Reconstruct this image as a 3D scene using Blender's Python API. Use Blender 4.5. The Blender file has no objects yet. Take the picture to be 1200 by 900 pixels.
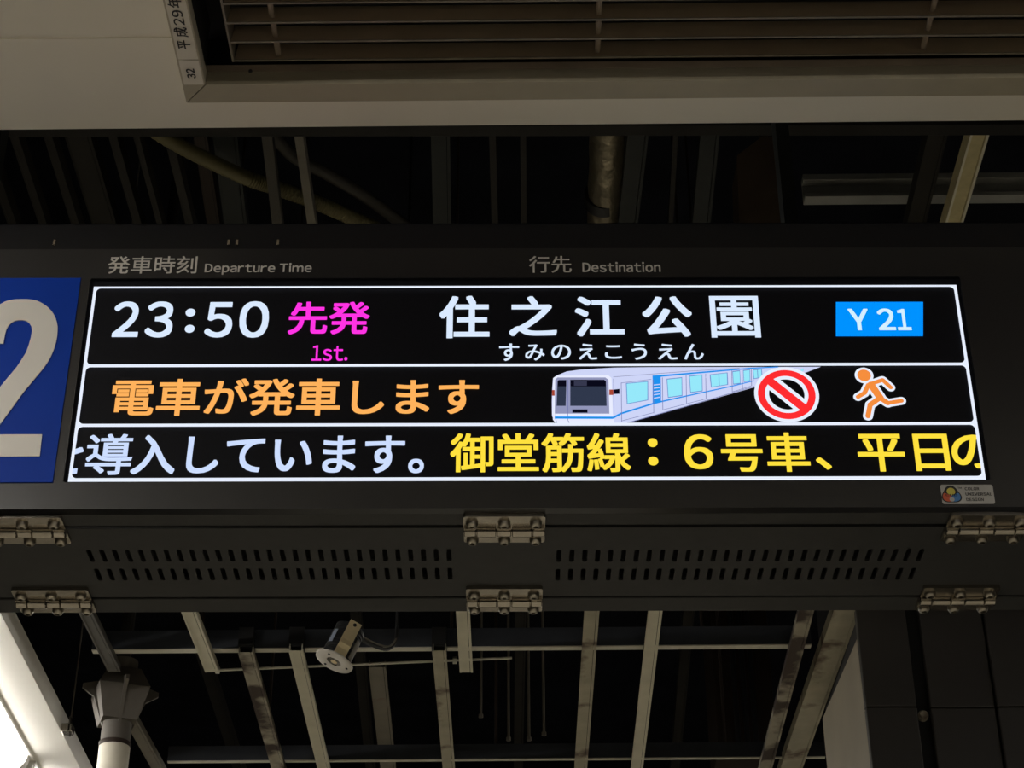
import bpy, bmesh, math, random
from mathutils import Vector, Matrix
random.seed(7)
S = bpy.context.scene
COL = S.collection

# ------------------------------------------------------------------ camera, world, exposure
CAM = Vector((0.0, 0.0, 1.55))
FPX, PITCH, ROLL, YAW = 2283.13, 0.558054, 0.0045458, 0.0044042
cd = bpy.data.cameras.new('camera')
cd.sensor_fit = 'HORIZONTAL'; cd.sensor_width = 36.0; cd.lens = FPX / 1200 * 36.0
cd.clip_start = 0.05; cd.clip_end = 100
cam = bpy.data.objects.new('camera', cd); COL.objects.link(cam)
RM = (Matrix.Rotation(-YAW, 3, 'Z') @ Matrix.Rotation(math.pi / 2 + PITCH, 3, 'X') @ Matrix.Rotation(-ROLL, 3, 'Z'))
cam.matrix_world = Matrix.Translation(CAM) @ RM.to_4x4()
S.camera = cam

W = bpy.data.worlds.new('world'); S.world = W; W.use_nodes = True
W.node_tree.nodes['Background'].inputs['Color'].default_value = (0.8, 0.86, 1.0, 1)
W.node_tree.nodes['Background'].inputs['Strength'].default_value = 0.0015
S.view_settings.view_transform = 'Standard'; S.view_settings.look = 'None'
S.view_settings.exposure = 0.0; S.view_settings.gamma = 1.0
S.view_settings.use_curve_mapping = False
TUBE_STRENGTH = 16.0
FLOOR_ALBEDO = 0.62

# ------------------------------------------------------------------ placing helpers
def ray(px, py):
    return RM @ Vector(((px - 600) / FPX, -(py - 450) / FPX, -1.0))
def at_z(px, py, z):
    d = ray(px, py); return CAM + d * ((z - CAM.z) / d.z)
def at_y(px, py, y):
    d = ray(px, py); return CAM + d * ((y - CAM.y) / d.y)
def depth(p):
    return -(RM.transposed() @ (Vector(p) - CAM)).z

# ------------------------------------------------------------------ materials
def lin(c):
    return tuple((v / 255 / 12.92) if v / 255 <= 0.04045 else ((v / 255 + 0.055) / 1.055) ** 2.4 for v in c)
def mat(name, col, rough=0.5, metal=0.0, var=0.12, scale=14.0, spec=0.5, stain=None, stain_amt=0.5, bump=0.0):
    m = bpy.data.materials.new(name); m.use_nodes = True
    nt = m.node_tree; b = nt.nodes['Principled BSDF']
    b.inputs['Roughness'].default_value = rough; b.inputs['Metallic'].default_value = metal
    b.inputs['Specular IOR Level'].default_value = spec
    tc = nt.nodes.new('ShaderNodeTexCoord'); nz = nt.nodes.new('ShaderNodeTexNoise')
    nz.inputs['Scale'].default_value = scale; nz.inputs['Detail'].default_value = 5
    nt.links.new(tc.outputs['Object'], nz.inputs['Vector'])
    rp = nt.nodes.new('ShaderNodeValToRGB')
    lo = tuple(c * (1 - var) for c in col); hi = tuple(min(1, c * (1 + var)) for c in col)
    rp.color_ramp.elements[0].position = 0.3; rp.color_ramp.elements[1].position = 0.7
    rp.color_ramp.elements[0].color = (*lo, 1); rp.color_ramp.elements[1].color = (*hi, 1)
    nt.links.new(nz.outputs['Fac'], rp.inputs['Fac'])
    out = rp.outputs['Color']
    if stain:
        n2 = nt.nodes.new('ShaderNodeTexNoise'); n2.inputs['Scale'].default_value = 9; n2.inputs['Detail'].default_value = 7
        nt.links.new(tc.outputs['Object'], n2.inputs['Vector'])
        r2 = nt.nodes.new('ShaderNodeValToRGB')
        r2.color_ramp.elements[0].position = 0.62 - stain_amt * 0.2; r2.color_ramp.elements[1].position = 0.72 - stain_amt * 0.2
        nt.links.new(n2.outputs['Fac'], r2.inputs['Fac'])
        mx = nt.nodes.new('ShaderNodeMix'); mx.data_type = 'RGBA'
        nt.links.new(r2.outputs['Color'], mx.inputs['Factor'])
        nt.links.new(out, mx.inputs['A']); mx.inputs['B'].default_value = (*stain, 1)
        out = mx.outputs['Result']
    nt.links.new(out, b.inputs['Base Color'])
    if bump:
        bp = nt.nodes.new('ShaderNodeBump'); bp.inputs['Strength'].default_value = bump
        bp.inputs['Distance'].default_value = 0.01
        nt.links.new(nz.outputs['Fac'], bp.inputs['Height']); nt.links.new(bp.outputs['Normal'], b.inputs['Normal'])
    return m
def glow(name, rgb, strength=1.0):
    m = bpy.data.materials.new(name); m.use_nodes = True
    nt = m.node_tree; nt.nodes.clear()
    e = nt.nodes.new('ShaderNodeEmission'); o = nt.nodes.new('ShaderNodeOutputMaterial')
    e.inputs['Color'].default_value = (*lin(rgb), 1); e.inputs['Strength'].default_value = strength
    nt.links.new(e.outputs[0], o.inputs['Surface'])
    return m

M = {
    'ceiling': mat('cream ceiling board', (0.74, 0.695, 0.59), 0.75, var=0.03, scale=3),
    'ceiling2': mat('white ceiling board', (0.88, 0.86, 0.81), 0.75, var=0.03, scale=3),
    'vent_frame': mat('tan vent frame', (0.385, 0.345, 0.255), 0.5, var=0.05),
    'vent_return': mat('brown vent throat', (0.24, 0.19, 0.145), 0.6, var=0.12),
    'vent_black': mat('black vent liner', (0.008, 0.008, 0.010), 0.7),
    'louvre': mat('brown louvre', (0.46, 0.38, 0.28), 0.5, var=0.1),
    'louvre_edge': mat('lit louvre edge', (0.20, 0.175, 0.14), 0.5),  # own tone for the lit lower blade edges; side rail shares it
    'label': mat('aged label', (0.62, 0.58, 0.50), 0.6, var=0.05),
    'ink': mat('black ink', (0.015, 0.015, 0.015), 0.6),
    'black': mat('satin black powder coat', (0.006, 0.006, 0.008), 0.36, var=0.08, scale=60, spec=0.34),
    'bezel': mat('satin black bezel coat', (0.006, 0.006, 0.008), 0.34, var=0.08, scale=60, spec=0.75),
    'under': mat('dark grey powder coat', (0.033, 0.033, 0.034), 0.5, var=0.08, scale=40, spec=0.3),
    'gap': mat('shadow gap black', (0.004, 0.004, 0.004), 0.8),
    'blue': mat('blue sign face', (0.003, 0.040, 0.36), 0.45, var=0.02, spec=0.12),
    'signwhite': mat('white sign vinyl', (0.72, 0.69, 0.64), 0.4, var=0.02),
    'letter': mat('grey printed lettering', (0.60, 0.58, 0.54), 0.5, var=0.03),
    'screen': mat('black led matrix', (0.0035, 0.0035, 0.0065), 0.6, var=0.3, scale=300, spec=0.15),
    'steel': mat('stainless steel', (0.44, 0.40, 0.34), 0.24, metal=1.0, var=0.1, scale=30),
    'screw': mat('screw steel', (0.36, 0.33, 0.28), 0.32, metal=1.0, var=0.15, scale=60),
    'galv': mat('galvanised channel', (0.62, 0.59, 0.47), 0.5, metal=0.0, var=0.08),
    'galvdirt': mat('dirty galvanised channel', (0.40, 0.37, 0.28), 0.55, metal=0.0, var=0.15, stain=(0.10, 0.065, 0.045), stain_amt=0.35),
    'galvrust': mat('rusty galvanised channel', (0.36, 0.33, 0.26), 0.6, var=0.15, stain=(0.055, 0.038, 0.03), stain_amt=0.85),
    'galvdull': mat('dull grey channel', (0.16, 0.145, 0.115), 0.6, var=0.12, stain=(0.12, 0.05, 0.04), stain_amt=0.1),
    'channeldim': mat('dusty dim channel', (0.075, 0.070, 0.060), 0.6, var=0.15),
    'rail': mat('pale carrier rail', (0.62, 0.60, 0.52), 0.5, var=0.06),  # pale tone carries the lit lower flange; threaded rod shares it
    'carrier': mat('shaded carrier web', (0.030, 0.034, 0.044), 0.6, var=0.15),  # web colour darkened for the shade on its upright face
    'shadesteel': mat('shade dark steel', (0.024, 0.022, 0.019), 0.6, spec=0.25, var=0.25, scale=8),  # taken dark in place of the bounce light blocked in the void
    'browndark': mat('shade dark brown steel', (0.032, 0.022, 0.017), 0.55, spec=0.25, var=0.15),  # brown darkened for the void's shade; column ring shares it
    'boxbrown': mat('brown box steel', (0.17, 0.12, 0.085), 0.6, var=0.15),
    'greendark': mat('dark green grey steel', (0.024, 0.027, 0.026), 0.55, spec=0.25, var=0.15),  # grey green darkened likewise for the unlit void
    'yellowbar': mat('yellowish dusty channel', (0.50, 0.43, 0.23), 0.55, var=0.12, scale=40),
    'silver': mat('silver channel', (0.30, 0.30, 0.28), 0.45, metal=0.1, var=0.1),
    'foil': mat('crinkled foil', (0.26, 0.225, 0.155), 0.3, metal=0.7, var=0.15, scale=18, bump=1.0),
    'hose': mat('ribbed yellowish hose', (0.15, 0.13, 0.055), 0.55, var=0.1),
    'hosedull': mat('dimmed dusty hose', (0.05, 0.044, 0.034), 0.6, var=0.1),  # colour lowered with the joists to hold the void's shade
    'beige': mat('beige board', (0.30, 0.26, 0.19), 0.6, var=0.08, scale=5),
    'clad': mat('dark cladding', (0.027, 0.023, 0.019), 0.5, var=0.12, scale=5),
    'roof': mat('unlit void slab', (0.010, 0.011, 0.016), 0.95, spec=0.1, var=0.3, scale=4),  # near black colour stands in for the unlit void, back wall too
    'floor': mat('platform tile', (FLOOR_ALBEDO, FLOOR_ALBEDO * 0.935, FLOOR_ALBEDO * 0.77), 0.7, var=0.08, scale=4),
    'lampwhite': mat('white lamp plastic', (0.62, 0.59, 0.54), 0.45, var=0.03),
    'brass': mat('brassy spring steel', (0.80, 0.66, 0.40), 0.35, metal=0.3, var=0.1),
    'blackplastic': mat('black plastic', (0.012, 0.012, 0.013), 0.5),
    'sticker': mat('pale blue sticker', (0.26, 0.30, 0.38), 0.5),
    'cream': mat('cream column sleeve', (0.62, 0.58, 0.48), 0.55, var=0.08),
    'column': mat('dusty grey column', (0.105, 0.092, 0.078), 0.65, var=0.15),
    'housingwhite': mat('white lamp housing', (0.80, 0.79, 0.76), 0.5, var=0.02),
    'tube': glow('lit diffuser', (255, 250, 241), TUBE_STRENGTH),
    'led_white': glow('led white', (218, 234, 255), 1.0),
    'led_frame': glow('led frame white', (232, 240, 255), 1.0),
    'led_magenta': glow('led magenta', (255, 52, 226)),
    'led_orange': glow('led orange', (255, 178, 92)),
    'led_yellow': glow('led yellow', (255, 224, 62)),
    'led_scroll': glow('led scrolling blue white', (205, 222, 255)),
    'led_blue': glow('led blue', (0, 146, 255)),
    'led_pale': glow('led pale cyan', (212, 240, 255)),
    'led_red': glow('led red', (255, 44, 48)),
    'led_black': mat('led dark', (0.0035, 0.0035, 0.0065), 0.6, spec=0.15),
    'led_run': glow('led runner orange', (246, 142, 62)),
    'led_body': glow('led train body', (206, 213, 247)),
    'led_body2': glow('led train white', (232, 236, 255)),
    'led_grey': glow('led train grey', (146, 150, 186)),
    'led_glass': glow('led train dark glass', (48, 56, 76)),
    'led_navy': glow('led train navy', (10, 10, 26)),
    'led_slate': glow('led train slate', (54, 56, 78)),
    'led_stripe': glow('led train stripe', (30, 146, 240)),
    'led_cyan': glow('led train window', (150, 232, 250)),
    'led_line': glow('led train line', (112, 118, 172)),
    'led_bluegrey': glow('led train trim', (110, 140, 205)),
    'led_brown': glow('led train lamp', (170, 70, 50)),
    'cud_yellow': mat('sticker yellow', (0.55, 0.47, 0.08), 0.5),
    'cud_red': mat('sticker red', (0.50, 0.09, 0.04), 0.5),
    'cud_blue': mat('sticker blue', (0.06, 0.19, 0.45), 0.5),
    'cud_grey': mat('sticker grey', (0.40, 0.39, 0.37), 0.5),
}

# ------------------------------------------------------------------ object helpers
def world_loc(o):
    v = Vector((0, 0, 0))
    while o is not None:
        v = v + o.location; o = o.parent
    return v
def finish(name, me, mats, parent=None):
    """me is in world coordinates: give it an origin at its own middle and link it"""
    if len(me.vertices):
        lo = Vector([min(v.co[i] for v in me.vertices) for i in range(3)])
        hi = Vector([max(v.co[i] for v in me.vertices) for i in range(3)])
        c = (lo + hi) / 2
    else:
        c = Vector((0, 0, 0))
    me.transform(Matrix.Translation(-c))
    for m in (mats if isinstance(mats, (list, tuple)) else [mats]):
        me.materials.append(M[m])
    o = bpy.data.objects.new(name, me); COL.objects.link(o)
    o.location = c - (world_loc(parent) if parent else Vector((0, 0, 0)))
    if parent: o.parent = parent
    return o
def obj(name, bm, mats, parent=None, smooth=False):
    bmesh.ops.recalc_face_normals(bm, faces=bm.faces[:])
    me = bpy.data.meshes.new(name); bm.to_mesh(me); bm.free()
    if smooth:
        for p in me.polygons: p.use_smooth = True
        try: me.set_sharp_from_angle(angle=math.radians(40))
        except Exception: pass
    return finish(name, me, mats, parent)
def tag(o, label=None, cat=None, group=None, kind=None):
    if label: o['label'] = label
    if cat: o['category'] = cat
    if group: o['group'] = group
    if kind: o['kind'] = kind
    return o
def thing(name, loc, label, cat, group=None):
    o = bpy.data.objects.new(name, None); o.empty_display_size = 0.05
    COL.objects.link(o); o.location = loc
    return tag(o, label, cat, group)
def copy_tree(o, parent=None):
    c = o.copy(); COL.objects.link(c)
    if parent: c.parent = parent
    for ch in list(o.children): copy_tree(ch, c)
    return c

def hexa(bm, c8, mi=0):
    vs = [bm.verts.new(c) for c in c8]
    for f in ((0, 3, 2, 1), (4, 5, 6, 7), (0, 1, 5, 4), (1, 2, 6, 5), (2, 3, 7, 6), (3, 0, 4, 7)):
        fc = bm.faces.new([vs[i] for i in f]); fc.material_index = mi
    return vs
def box(bm, x0, x1, y0, y1, z0, z1, mi=0, bev=0.0):
    b2 = bmesh.new()
    hexa(b2, [(x0, y0, z0), (x1, y0, z0), (x1, y1, z0), (x0, y1, z0), (x0, y0, z1), (x1, y0, z1), (x1, y1, z1), (x0, y1, z1)], mi)
    if bev: bmesh.ops.bevel(b2, geom=b2.edges[:], offset=bev, segments=2, affect='EDGES', profile=0.5)
    merge(bm, b2, mi)
def merge(bm, b2, mi=0, mtx=None):
    mp = {}
    for v in b2.verts: mp[v] = bm.verts.new(mtx @ v.co if mtx else v.co)
    for f in b2.faces:
        nf = bm.faces.new([mp[v] for v in f.verts]); nf.material_index = max(mi, f.material_index)
    b2.free()
def prism(bm, pts, ext, mi=0):
    """polygon pts (3D) extruded by the vector ext"""
    ext = Vector(ext)
    a = [bm.verts.new(p) for p in pts]; b = [bm.verts.new(Vector(p) + ext) for p in pts]
    bm.faces.new(a).material_index = mi; bm.faces.new(b[::-1]).material_index = mi
    n = len(a)
    for i in range(n): bm.faces.new((a[i], a[(i + 1) % n], b[(i + 1) % n], b[i])).material_index = mi
def poly(bm, pts, mi=0):
    f = bm.faces.new([bm.verts.new(p) for p in pts]); f.material_index = mi; return f
def frame_of(d):
    d = Vector(d).normalized()
    u = d.cross(Vector((0, 0, 1)))
    if u.length < 1e-4: u = Vector((1, 0, 0))
    u.normalize(); return d, u, u.cross(d)
def lathe(bm, base, axis, prof, n=24, mi=0):
    """prof: (distance along axis, radius)"""
    d, u, v = frame_of(axis); base = Vector(base); rings = []
    for t, r in prof:
        rings.append([bm.verts.new(base + d * t + (u * math.cos(2 * math.pi * k / n) + v * math.sin(2 * math.pi * k / n)) * max(r, 1e-5)) for k in range(n)])
    for a, b in zip(rings, rings[1:]):
        for k in range(n): bm.faces.new((a[k], a[(k + 1) % n], b[(k + 1) % n], b[k])).material_index = mi
    bm.faces.new(rings[0][::-1]).material_index = mi; bm.faces.new(rings[-1]).material_index = mi
def tube(bm, pts, r, n=12, mi=0, rib=0.0):
    pts = [Vector(p) for p in pts]; rings = []
    for i, p in enumerate(pts):
        d = (pts[min(i + 1, len(pts) - 1)] - pts[max(i - 1, 0)])
        d, u, v = frame_of(d)
        rr = r * (1 + (rib if i % 2 else 0))
        rings.append([bm.verts.new(p + (u * math.cos(2 * math.pi * k / n) + v * math.sin(2 * math.pi * k / n)) * rr) for k in range(n)])
    for a, b in zip(rings, rings[1:]):
        for k in range(n): bm.faces.new((a[k], a[(k + 1) % n], b[(k + 1) % n], b[k])).material_index = mi
    bm.faces.new(rings[0][::-1]).material_index = mi; bm.faces.new(rings[-1]).material_index = mi
def spline(pts, n):
    pts = [Vector(p) for p in pts]; out = []
    P = [pts[0]] + pts + [pts[-1]]
    for i in range(len(pts) - 1):
        p0, p1, p2, p3 = P[i:i + 4]
        for k in range(n):
            t = k / n
            out.append(0.5 * ((2 * p1) + (p2 - p0) * t + (2 * p0 - 5 * p1 + 4 * p2 - p3) * t * t + (3 * p1 - p0 - 3 * p2 + p3) * t ** 3))
    return out + [pts[-1]]
def plate(outer, holes, thick, fn):
    """flat plate with holes: 2D outlines, fn maps (a, b, t) to the world, t from 0 to thick"""
    cu = bpy.data.curves.new('outline', 'CURVE'); cu.dimensions = '2D'; cu.fill_mode = 'BOTH'; cu.extrude = thick / 2
    for loop in [outer] + holes:
        sp = cu.splines.new('POLY'); sp.points.add(len(loop) - 1); sp.use_cyclic_u = True
        for q, (a, b) in zip(sp.points, loop): q.co = (a, b, 0, 1)
    t = bpy.data.objects.new('outline', cu); COL.objects.link(t)
    dg = bpy.context.evaluated_depsgraph_get(); dg.update()
    me = bpy.data.meshes.new_from_object(t.evaluated_get(dg))
    bpy.data.objects.remove(t); bpy.data.curves.remove(cu)
    me.materials.clear()
    for v in me.vertices: v.co = fn(v.co.x, v.co.y, v.co.z + thick / 2)
    return me
def rrect(x0, y0, x1, y1, r, n=6):
    out = []
    for cx, cy, a0 in ((x1 - r, y1 - r, 0), (x0 + r, y1 - r, 90), (x0 + r, y0 + r, 180), (x1 - r, y0 + r, 270)):
        for k in range(n + 1):
            a = math.radians(a0 + 90 * k / n); out.append((cx + r * math.cos(a), cy + r * math.sin(a)))
    return out

# glyph outlines from Blender's own built-in typeface
GC = {}
def glyph(s, off=0.0):
    """(vertices, faces, ink box); off thickens the strokes by laying shifted copies over each other"""
    key = (s, off)
    if key in GC: return GC[key]
    cu = bpy.data.curves.new('glyph', 'FONT'); cu.body = s; cu.resolution_u = 5
    t = bpy.data.objects.new('glyph', cu); COL.objects.link(t)
    dg = bpy.context.evaluated_depsgraph_get(); dg.update()
    me = bpy.data.meshes.new_from_object(t.evaluated_get(dg))
    V0 = [(v.co.x, v.co.y) for v in me.vertices]; F0 = [tuple(p.vertices) for p in me.polygons]
    bpy.data.objects.remove(t); bpy.data.curves.remove(cu); bpy.data.meshes.remove(me)
    V, F = [], []
    sh = [(0, 0)] if not off else [(off * x, off * y) for x, y in ((.9, .9), (0, .9), (-.9, .9), (-.9, 0), (-.9, -.9), (0, -.9), (.9, -.9), (.9, 0))]
    for j, (dx, dy) in enumerate(sh):
        n = len(V)
        V += [(x + dx, y + dy, j) for x, y in V0]; F += [tuple(i + n for i in f) for f in F0]
    xs = [v[0] for v in V]; ys = [v[1] for v in V]
    GC[key] = (V, F, min(xs), max(xs), min(ys), max(ys))
    return GC[key]
def latin(s, off=0.0, gap=0.085, space=0.28, narrow=1.0):
    """proportionally set roman text made from the full-width forms: returns one (V, F, box) set"""
    V, F, pen = [], [], 0.0
    for ch in s:
        if ch == ' ': pen += space; continue
        gv, gf, a, b, c, d = glyph(chr(ord(ch) + 0xFEE0), off)
        n0 = len(V)
        V += [((x - a) * narrow + pen, y, j) for x, y, j in gv]; F += [tuple(i + n0 for i in f) for f in gf]
        pen += (b - a) * narrow + gap
    xs = [v[0] for v in V]; ys = [v[1] for v in V]
    return V, F, min(xs), max(xs), min(ys), max(ys)
def put(bm, g, a0, a1, b0, b1, fn, mi=0, lift=(0, -0.00004, 0)):
    """stretch a glyph set onto the rectangle a0..a1 x b0..b1 of the plane fn(a, b)"""
    V, F, x0, x1, y0, y1 = g
    lift = Vector(lift)
    vs = [bm.verts.new(fn(a0 + (x - x0) / (x1 - x0) * (a1 - a0), b0 + (y - y0) / (y1 - y0) * (b1 - b0)) + lift * j) for x, y, j in V]
    for f in F:
        try: bm.faces.new([vs[i] for i in f]).material_index = mi
        except ValueError: pass

# ------------------------------------------------------------------ the setting
Z = lambda dz: CAM.z + dz                       # heights are given above the eye
CEIL = Z(1.90)
bm = bmesh.new(); box(bm, -7, 7, -6, 12, -0.1, 0)
tag(obj('floor', bm, 'floor'), kind='structure')
bm = bmesh.new(); box(bm, -7, 7, -6, 12, Z(4.2), Z(4.35))
tag(obj('ceiling', bm, 'roof'), 'dark concrete slab high above the open ceiling frame', 'ceiling', kind='structure')
bm = bmesh.new(); box(bm, -7, 7, 11.9, 12, 0, Z(4.2))
tag(obj('wall_back', bm, 'roof'), kind='structure')

# ceiling boards in front of the sign; they run a hair out of parallel with it
CO = at_z(600, 146.5, CEIL)
CX = Vector((1, -0.0115, 0)).normalized(); CY = Vector((0.0115, 1, 0)).normalized()
def cpos(u, v, z): return Vector((CO.x, CO.y, 0)) + CX * u + CY * v + Vector((0, 0, z))
def cuv(px, py, z=CEIL):
    p = at_z(px, py, z) - CO; return p.dot(CX), p.dot(CY)
def cbox(bm, u0, u1, v0, v1, z0, z1, mi=0, bev=0.0):
    b2 = bmesh.new(); box(b2, u0, u1, v0, v1, z0, z1, 0, bev)
    for v in b2.verts: v.co = cpos(v.co.x, v.co.y, v.co.z)
    merge(bm, b2, mi)
fu0, fv1 = cuv(219, 117.5)                       # outer corner of the vent frame
iu0, iv1 = cuv(241, 96.5)                        # inner corner
seam = cuv(100, 43.5)[1]
FU1, FV0 = fu0 + 1.9, fv1 - 0.62                 # its far ends, out of sight
iu1, iv0 = FU1 - (iu0 - fu0), FV0 + (fv1 - iv1)
bm = bmesh.new()
T, UL = 0.012, -1.155
gs = 0.0035
cbox(bm, UL, fu0, -3.2, seam - gs, CEIL, CEIL + T, 0, 0.0015)
cbox(bm, UL, fu0, seam - 0.03, seam + 0.03, CEIL + 0.0022, CEIL + T + 0.006)   # lath behind the joint
cbox(bm, fu0, FU1, -3.2, FV0, CEIL, CEIL + T)
prism(bm, [cpos(u, v, CEIL) for u, v in ((UL, seam + gs), (fu0, seam + gs), (fu0, fv1), (FU1, fv1), (FU1, -3.2), (6.0, -3.2), (6.0, 0), (UL, 0))], (0, 0, T))
tag(obj('ceiling', bm, 'ceiling'), 'cream ceiling boards in front of the departure board', 'ceiling', kind='structure')
# strip of white ceiling along the left, carrying the row of lamps
SX = at_z(45, 812, CEIL).x
bm = bmesh.new(); box(bm, SX - 1.6, SX, -3.2, 8.0, CEIL, CEIL + 0.012)
tag(obj('ceiling', bm, 'ceiling2'), 'white ceiling strip beside the lit lamp row', 'ceiling', kind='structure')
bm = bmesh.new(); box(bm, SX, SX + 0.008, 2.32, 8.0, CEIL - 0.001, CEIL + 0.058)
tag(obj('trim_1', bm, 'ceiling2'), kind='structure')

# ------------------------------------------------------------------ departure board
YS, YF = 2.41628, 2.75661
ZB = Z(1.30); ZT = at_y(600, 291, YS - 0.005).z
XL, XR = -1.02, 1.06
board = thing('departure_board', (0.02, YS, ZB), 'long black departure board with a lit screen reading 23:50', 'departure board')
FR = 0.005                                                     # how far the bezel stands in front of the screen
def bx(px, py, t=0.0): return at_y(px, py, YS - t).x
def bz(px, py, t=0.0): return at_y(px, py, YS - t).z
def on(t): return lambda a, b: Vector((a, YS - t, b))
ZH = at_y(600, 264, YS + 0.02).z
bm = bmesh.new(); box(bm, XL, XR, YS + 0.012, YF, ZB + 0.035, ZH, 0, 0.004)
box(bm, XL, XL + 0.012, YS + 0.012, YF, ZB, ZH); box(bm, XR - 0.012, XR, YS + 0.012, YF, ZB, ZH)
box(bm, XL, XR, YF - 0.008, YF, ZB + 0.010, ZB + 0.06)
obj('housing', bm, 'black', board)
x0, x1 = -0.61868, 0.682026; z0, z1 = Z(1.345496), Z(1.681605)   # outer edge of the white frame
SX0, SX1, SZ0, SZ1 = x0 - 0.006, x1 + 0.006, z0 - 0.0025, z1 + 0.013
me = plate([(XL, ZB), (XR, ZB), (XR, ZT), (XL, ZT)], [rrect(SX0, SZ0, SX1, SZ1, 0.003)], 0.017, lambda a, b, t: Vector((a, YS + 0.012 - t, b)))
finish('bezel', me, 'bezel', board)
# number panel
pz1, pz0 = bz(40, 326.7, FR), bz(30, 565.7, FR)
px1 = (bx(94.7, 326.7, FR) + bx(62.3, 565.7, FR)) / 2; px0 = px1 - 0.225
bm = bmesh.new(); box(bm, px0, px1, YS - FR - 0.002, YS - FR, pz0, pz1)
num = obj('number_panel', bm, 'blue', board)
two = [(0, 358.3), (6, 355), (12, 353), (18, 352.2), (25, 352), (32, 352), (38, 352.5), (43, 353.6), (47, 355.2), (52, 358), (56, 361), (60, 364.8), (63, 369), (65.5, 373.5), (67, 378.5),
       (68, 383.5), (68, 388), (67.5, 395), (66.5, 401), (64.5, 408.5), (61.5, 416), (58, 423), (52.5, 431.5), (46, 439.3), (28, 461), (0, 499.5), (-8, 510.6), (49.8, 510.4), (47, 536),
       (-53, 536.4), (-49, 513), (-40, 502), (0, 455.5), (13, 440), (20.5, 431), (27, 421), (31, 414.5), (34, 406.5), (36.5, 397.5), (38, 389), (37.3, 384), (35, 380), (31.5, 377.6), (27, 376.6), (22, 376.7),
       (17.5, 377.6), (13.5, 380), (10.5, 383), (8.2, 387), (6.6, 392.5), (4.5, 404), (-29, 404.5), (-27, 393), (-23, 381), (-17.5, 372), (-10, 364.2)]
fn = on(FR + 0.0035)
# the digit stands upright on its panel: pixels are turned into the panel's own millimetres first
me = plate([(bx(a, b, FR), bz(a, b, FR)) for a, b in two], [], 0.0015, lambda a, b, t: Vector((a, YS - FR - 0.002 - t, b)))
finish('numeral', me, 'signwhite', num)

# printed headings
def heading(name, items):
    bm = bmesh.new()
    for g, a0, a1, b0, b1 in items:
        ym = (b0 + b1) / 2; xm = (a0 + a1) / 2
        put(bm, g, bx(a0, ym, FR), bx(a1, ym, FR), bz(xm, b1, FR), bz(xm, b0, FR), on(FR + 0.0008))
    return obj(name, bm, 'letter', board)
heading('departure_time_lettering', [(glyph('発車時刻', 0.008), 126.7, 231, 300.6, 321), (latin('Departure Time', 0.022, 0.085), 240, 365.4, 308.6, 322.2)])
heading('destination_lettering', [(glyph('行先', 0.008), 620, 669.6, 300.4, 320), (latin('Destination', 0.022, 0.085), 682.5, 774, 307.3, 319.2)])

# screen and what it shows
bm = bmesh.new(); box(bm, SX0 - 0.004, SX1 + 0.004, YS + 0.0005, YS + 0.0115, SZ0 - 0.004, SZ1 + 0.004)
screen = obj('screen', bm, 'screen', board)
za, zb_ = bz(600, 428.6), bz(600, 498.2)                       # the two dividing lines
LW, LH = 0.0044, 0.0047
holes = [rrect(x0 + LW, za + LH / 2, x1 - LW, z1 - 0.0032, 0.007), rrect(x0 + LW, zb_ + LH / 2, x1 - LW, za - LH / 2, 0.007), rrect(x0 + LW, z0 + 0.0058, x1 - LW, zb_ - LH / 2, 0.007)]
me = plate([(x0, z0), (x1, z0), (x1, z1), (x0, z1)], holes, 0.0003, lambda a, b, t: Vector((a, YS - 0.0020 - t, b)))
finish('frame_lines', me, 'led_frame', screen)
def show(name, m, items, t=0.0006, clip=None):
    bm = bmesh.new()
    for g, a0, a1, b0, b1 in items:
        ym = (b0 + b1) / 2; xm = (a0 + a1) / 2
        put(bm, g, bx(a0, ym, t), bx(a1, ym, t), bz(xm, b1, t), bz(xm, b0, t), on(t))
    if clip:
        for co, no in clip:
            bmesh.ops.bisect_plane(bm, geom=bm.verts[:] + bm.edges[:] + bm.faces[:], plane_co=co, plane_no=no, clear_outer=True)
    return obj(name, bm, m, screen)
g = lambda s, o=0.015: glyph(s, o)
show('clock_text', 'led_white', [(g('２', .020), 132.7, 163.5, 353.3, 395), (g('３', .020), 171, 203, 353.3, 395.6), (g('．', .0), 217.5, 229, 361.6, 371), (g('．', .0), 216.5, 228, 380.6, 390), (g('５', .020), 240.6, 272.6, 354, 395.6), (g('０', .020), 280.6, 315, 353, 395.8)])
show('service_text', 'led_magenta', [(g('先発', .02), 338, 433.3, 353.6, 391.8), (latin('1st.', 0.012, 0.075), 365.5, 407.5, 404.6, 423)])
show('destination_text', 'led_white', [(g('住', .023), 515, 573.6, 346.6, 396.4), (g('之', .023), 596.6, 652.5, 347, 394), (g('江', .023), 673.8, 731.2, 347.6, 394.4), (g('公', .023), 752.6, 811, 347.2, 394.8), (g('園', .016), 832.3, 890, 346.8, 395.6)])
fur = [(585, 608.4), (615.5, 638.3), (646, 669), (678, 699.5), (708.8, 728.5), (740, 758), (770.7, 793.5), (801.5, 824.5)]
show('reading_text', 'led_white', [(g(ch, .014), a, b, c, d) for ch, (a, b), (c, d) in zip('すみのえこうえん', fur, [(402.6, 423), (403.6, 422.4), (404, 421.4), (402.8, 421.4), (404.6, 420.4), (402.6, 421.6), (402.8, 421.4), (403, 421.4)])])
bm = bmesh.new(); poly(bm, [on(0.0006)(bx(a, b), bz(c, b)) for a, b, c in ((979.5, 394.3, 1030), (1081.7, 394.3, 1030), (1081.7, 354, 1030), (979.5, 354, 1030))])
obj('station_number_box', bm, 'led_blue', screen)
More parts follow.
